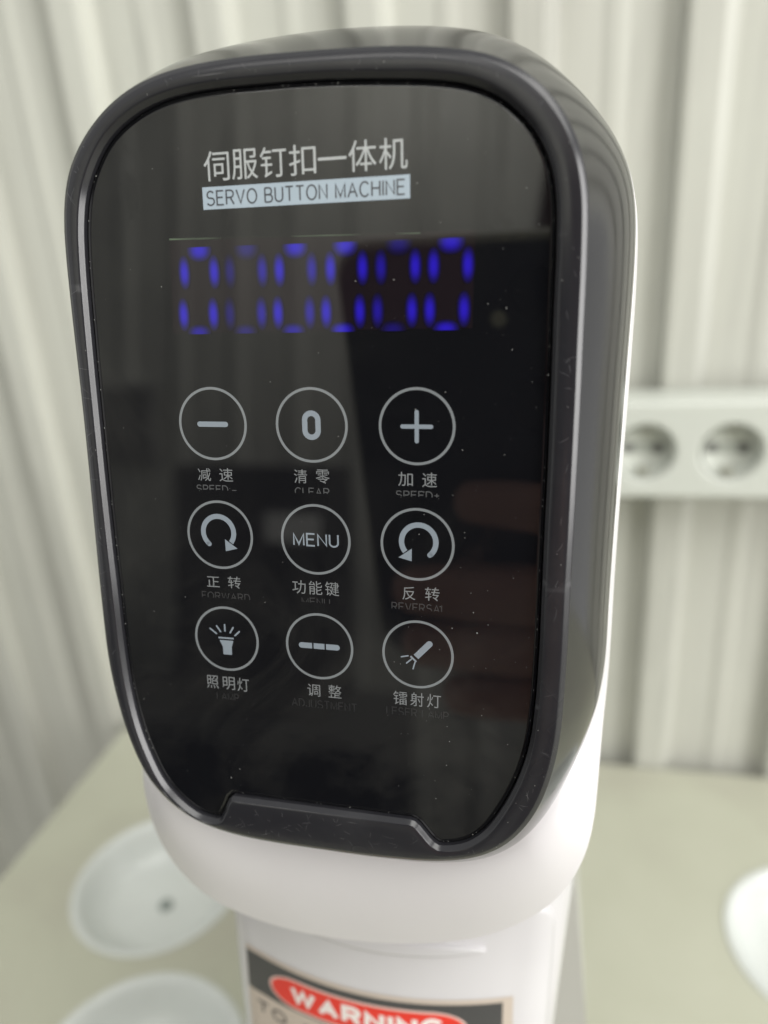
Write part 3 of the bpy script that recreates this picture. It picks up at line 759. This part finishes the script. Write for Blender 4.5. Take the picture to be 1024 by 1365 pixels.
# ================================================================== socket strip
strip = thing('socket_strip', 'pale plastic strip of round power sockets fixed on the ribbed wall', 'socket', (0.0868, 0.5355, CAM.z - 0.1618))
SX = [-0.0796, -0.0265, 0.0265, 0.0796]
def strip_body():
    x0, x1, h = -0.113, 0.113, 0.0331
    cu = bpy.data.curves.new('t', 'CURVE'); cu.dimensions = '2D'; cu.fill_mode = 'BOTH'; cu.extrude = 0.016; cu.bevel_depth = 0.003; cu.bevel_resolution = 3; cu.offset = -0.003
    loops = []
    r = .008; out = []
    for cx, cy, a0 in ((x1 - r, h - r, 0), (x0 + r, h - r, 90), (x0 + r, -h + r, 180), (x1 - r, -h + r, 270)):
        for a in np.linspace(a0, a0 + 90, 7): out.append((cx + r * math.cos(math.radians(a)), cy + r * math.sin(math.radians(a))))
    loops.append(out)
    for s in SX: loops.append([(s + (.0183 * math.cos(2 * math.pi * i / 48)), -.001 + .0183 * math.sin(2 * math.pi * i / 48)) for i in range(48)])
    for lp in loops:
        sp = cu.splines.new('POLY'); sp.points.add(len(lp) - 1); sp.use_cyclic_u = True
        for p, q in zip(sp.points, lp): p.co = (q[0], q[1], 0, 1)
    o = bpy.data.objects.new('t', cu); COL.objects.link(o)
    dg = bpy.context.evaluated_depsgraph_get(); dg.update()
    me = bpy.data.meshes.new_from_object(o.evaluated_get(dg)); bpy.data.objects.remove(o)
    for v in me.vertices: v.co = Vector((v.co.x, -.019 - v.co.z, v.co.y))
    me.materials.clear(); return fixn(me)
link('strip_body', strip_body(), M['socket'], strip)
rotf = Matrix.Rotation(math.radians(90), 4, 'X')
for s in SX[1:]:
    base = Matrix.Translation((s, -.0265, -.001)) @ rotf
    # cup: lathe about local z that points to -Y (towards the room)
    cup = link('socket_cup', lathe([(.0, .0), (.0164, .0), (.0172, .0006), (.0176, .002), (.0176, .0110)], 48), M['socket'], strip, base)
    for sx in (-.0095, .0095):
        link('pin_hole', lathe([(.0, .0006), (.0035, .0006), (.0036, .0002)], 20), M['hole'], cup, Matrix.Translation((sx, 0, 0)))
    link('socket_bridge', box_me(-.0135, .0135, -.0035, .0035, 0.0001, .0003), mat('bridge', (0.34, 0.36, 0.32), .5), cup)
    for sy in (-.0152, .0152):
        link('earth_clip', box_me(-.0032, .0032, -.0018, .0018, 0.0, .008, .0006), M['clip'], cup, Matrix.Translation((0, sy, 0)))

# ================================================================== room the glass reflects
fl = link('floor', mesh('floor', [(-4, -4, 0), (4, -4, 0), (4, 1.2, 0), (-4, 1.2, 0)], [(0, 1, 2, 3)]), M['floor']); fl['kind'] = 'structure'
thing('shed_wall', 'pale ribbed metal wall at the far side of the shed facing the machine', 'wall', (0, -2.0, 0), me=(lambda me: me)(corrugated(-3.2, 2.2, 0, 2.5, 0.05, 0.20, .02, .035, .015)), material=M['wall']).rotation_euler = (0, 0, math.pi)
vent = thing('louvre_vent', 'grey louvre vent with six dark slots on the far wall', 'vent', (-1.42, -1.955, 1.29))
link('vent_frame', box_me(-.10, .10, -.02, 0, -.13, .13, .004), mat('vent_frame_grey', (0.33, 0.33, 0.31), 0.6), vent)
for k in range(6):
    link('slat', box_me(-.085, .085, .002, .022, -.0085, .0085, .001), M['hole'], vent, Matrix.Translation((0, 0, -.10 + k * .04)))
box_ = thing('steel_box', 'dark steel box with a pale paper note standing on the low cabinet', 'box', (-.835, -1.72, .482))
link('box_body', box_me(-.215, .215, -.12, .12, 0, .675, .006), mat('box_paint', (0.035, 0.033, 0.033), 0.5), box_)
link('box_door', box_me(-.20, .20, .12, .126, .02, .655, .003), mat('box_door_paint', (0.045, 0.043, 0.042), 0.5), box_)
link('paper_note', box_me(.05, .205, .1265, .1275, .475, .55), mat('paper', (0.75, 0.75, 0.72), 0.8), box_)
cab = thing('low_cabinet', 'low dark steel cabinet against the far wall', 'cabinet', (-1.2, -1.72, 0))
link('cabinet_body', box_me(-.95, .75, -.2, .2, .04, .48, .006), M['cabinet'], cab)
for x in (-.52, .32): link('cabinet_door', box_me(x - .4, x + .4, .2, .218, .07, .45, .004), M['cabinet'], cab)

# phone that takes the picture: camera space frame (x right, y down, z forward)
PM = Matrix(((R[0, 0], -R[0, 1], -R[0, 2], CAM.x), (R[1, 0], -R[1, 1], -R[1, 2], CAM.y), (R[2, 0], -R[2, 1], -R[2, 2], CAM.z), (0, 0, 0, 1)))
def rrect(x0, x1, y0, y1, r, n=8):
    P = []
    for cx, cy, a0 in ((x1 - r, y1 - r, 0), (x0 + r, y1 - r, 90), (x0 + r, y0 + r, 180), (x1 - r, y0 + r, 270)):
        for a in np.linspace(a0, a0 + 90, n): P.append((cx + r * math.cos(math.radians(a)), cy + r * math.sin(math.radians(a))))
    return P
ph = thing('phone', 'dark smartphone held up in front of the touch panel', 'phone', (0, 0, 0)); ph.matrix_basis = PM
def slab(x0, x1, y0, y1, r, z0, z1, e=0.8):
    rs = []
    for ins, z in ((e, z0), (0, z0 + e), (0, z1 - e), (e, z1)):
        rs.append([(x * mm, y * mm, z * mm) for x, y in rrect(x0 + ins, x1 - ins, y0 + ins, y1 - ins, r)])
    return loft(rs, True, True, True, False)
link('phone_back', slab(-80.2, 7.5, -138, 28.2, 12, 2.4, 3.6, .4), M['phone'], ph)
link('phone_frame', slab(-81.5, 8.5, -139, 30.6, 12.5, 3.0, 10.5, .8), M['phone_edge'], ph)
for cx, cy, r in ((-10, 12.5, 8), (-10.5, -24, 9)):
    link('lens', lathe([(r * mm, 2.4 * mm), (r * mm, 1.7 * mm), (r * .8 * mm, 1.5 * mm), (0, 1.5 * mm)], 32), M['lens'], ph, Matrix.Translation((cx * mm, cy * mm, 0)))
for cx, cy, r in ((-22.4, 4.4, 2.6), (-19.4, 29.4, 1.1), (-14.2, 29.5, 1.1)):  # last two are pale discs painting glints on the frame's top edge
    link('lens', lathe([(r * mm, 2.4 * mm), (r * mm, 2.0 * mm), (0, 2.0 * mm)], 24), M['flash_glint'], ph, Matrix.Translation((cx * mm, cy * mm, 0)))

# person holding it
def skin_body(verts, edges, radii, levels=2):
    me = bpy.data.meshes.new('b'); me.from_pydata(verts, edges, [])
    o = bpy.data.objects.new('b', me); COL.objects.link(o)
    md = o.modifiers.new('s', 'SKIN'); ss = o.modifiers.new('u', 'SUBSURF'); ss.levels = levels; ss.render_levels = levels
    md.use_smooth_shade = True
    for k, r in enumerate(radii):
        me.skin_vertices[0].data[k].radius = (r, r) if not isinstance(r, tuple) else r
    me.skin_vertices[0].data[0].use_root = True
    dg = bpy.context.evaluated_depsgraph_get(); dg.update()
    out = bpy.data.meshes.new_from_object(o.evaluated_get(dg)); bpy.data.objects.remove(o)
    return out
per = thing('person', 'person in a maroon jacket standing behind the table and holding up the phone', 'person', (0.2, -0.46, 0))
P0 = Vector((0.2, -0.46, 0))
hc = PM @ Vector((.030, -.075, -.012))
def rel(v): return tuple(Vector(v) - P0)
v = [(0, 0, .95), (0, 0, 1.15), (0, .01, 1.36), (0, 0, 1.47), (.11, 0, .52), (.12, -.02, .09), (.13, .10, .04), (-.11, 0, .52), (-.12, -.02, .09), (-.13, .10, .04), (.18, 0, 1.40), (.25, .06, 1.14), tuple(Vector(rel(hc)) + Vector((.03, -.05, -.03))), (-.185, 0, 1.41), (-.20, -.03, 1.14), (-.19, .06, .92), (.10, 0, .90), (-.10, 0, .90)]
e = [(0, 1), (1, 2), (2, 3), (0, 16), (16, 4), (4, 5), (5, 6), (0, 17), (17, 7), (7, 8), (8, 9), (2, 10), (10, 11), (11, 12), (2, 13), (13, 14), (14, 15)]
rad = [(.16, .11), (.15, .10), (.17, .11), .055, .075, .05, .04, .075, .05, .04, .07, .05, .032, .07, .05, .035, .095, .095]
body = link('body', skin_body(v, e, rad), M['coat'], per)
head = link('head', skin_body([(0, 0, 1.46), (0, .01, 1.54), (0, .02, 1.60), (0, .015, 1.67)], [(0, 1), (1, 2), (2, 3)], [.05, .06, .082, .075]), M['skin'], per)
link('nose', skin_body([(0, .095, 1.61), (0, .115, 1.585)], [(0, 1)], [.010, .013], 1), M['skin'], head)
for sx in (-.032, .032):
    link('eye', lathe([(.0, .011), (.008, .008), (.012, 0), (.008, -.008), (0, -.011)], 16), M['hair'], head, Matrix.Translation((sx, .088, 1.62)))
link('mouth', box_me(-.022, .022, .085, .096, 1.553, 1.560, .003), M['coat'], head)
for sx in (-.085, .085): link('ear', box_me(sx - .008, sx + .008, -.0, .03, 1.58, 1.64, .007), M['skin'], head)
link('hair', skin_body([(0, -.035, 1.60), (0, -.02, 1.68), (0, .03, 1.70)], [(0, 1), (1, 2)], [.075, .085, .06]), M['hair'], head)
# hand: palm beside the phone, four fingers bent across its back, thumb on the screen side (phone space, mm)
def hand():
    V = []; E_ = []; Rd = []
    def chain(start, pts, rs):
        pi = start
        for p, r_ in zip(pts, rs):
            V.append(p); Rd.append(r_); k = len(V) - 1
            if pi is not None: E_.append((pi, k))
            pi = k
        return pi
    V.append((26, -100, 16)); Rd.append((22, 15))
    V.append((20, -82, 8)); Rd.append(17); E_.append((0, 1))
    V.append((36, -130, 26)); Rd.append(22); E_.append((0, 2))
    chain(1, [(14, -62, 0), (2, -58, -7.5), (-20, -57, -8), (-38, -58, -7.5)], [10, 9.5, 9, 7.5])
    chain(1, [(12, -88, -3), (-6, -91, -10), (-38, -94, -10), (-66, -99, -8)], [13, 12.5, 11.5, 9.5])
    chain(0, [(12, -108, -3), (-6, -113, -10), (-38, -118, -10), (-64, -124, -8)], [13, 12.5, 11.5, 9.5])
    chain(0, [(16, -126, -1), (-2, -135, -9), (-28, -141, -9), (-48, -146, -8)], [11.5, 11, 10.5, 8.5])
    chain(1, [(22, -66, 16), (6, -52, 18), (-12, -42, 17.5)], [11, 9.5, 8.5])
    return skin_body([(x * mm, y * mm, z * mm) for x, y, z in V], E_, [tuple(q * mm for q in r) if isinstance(r, tuple) else r * mm for r in Rd], 2)
hd = link('hand', hand(), M['skin'], per); hd.matrix_basis = Matrix.Translation(-P0) @ PM
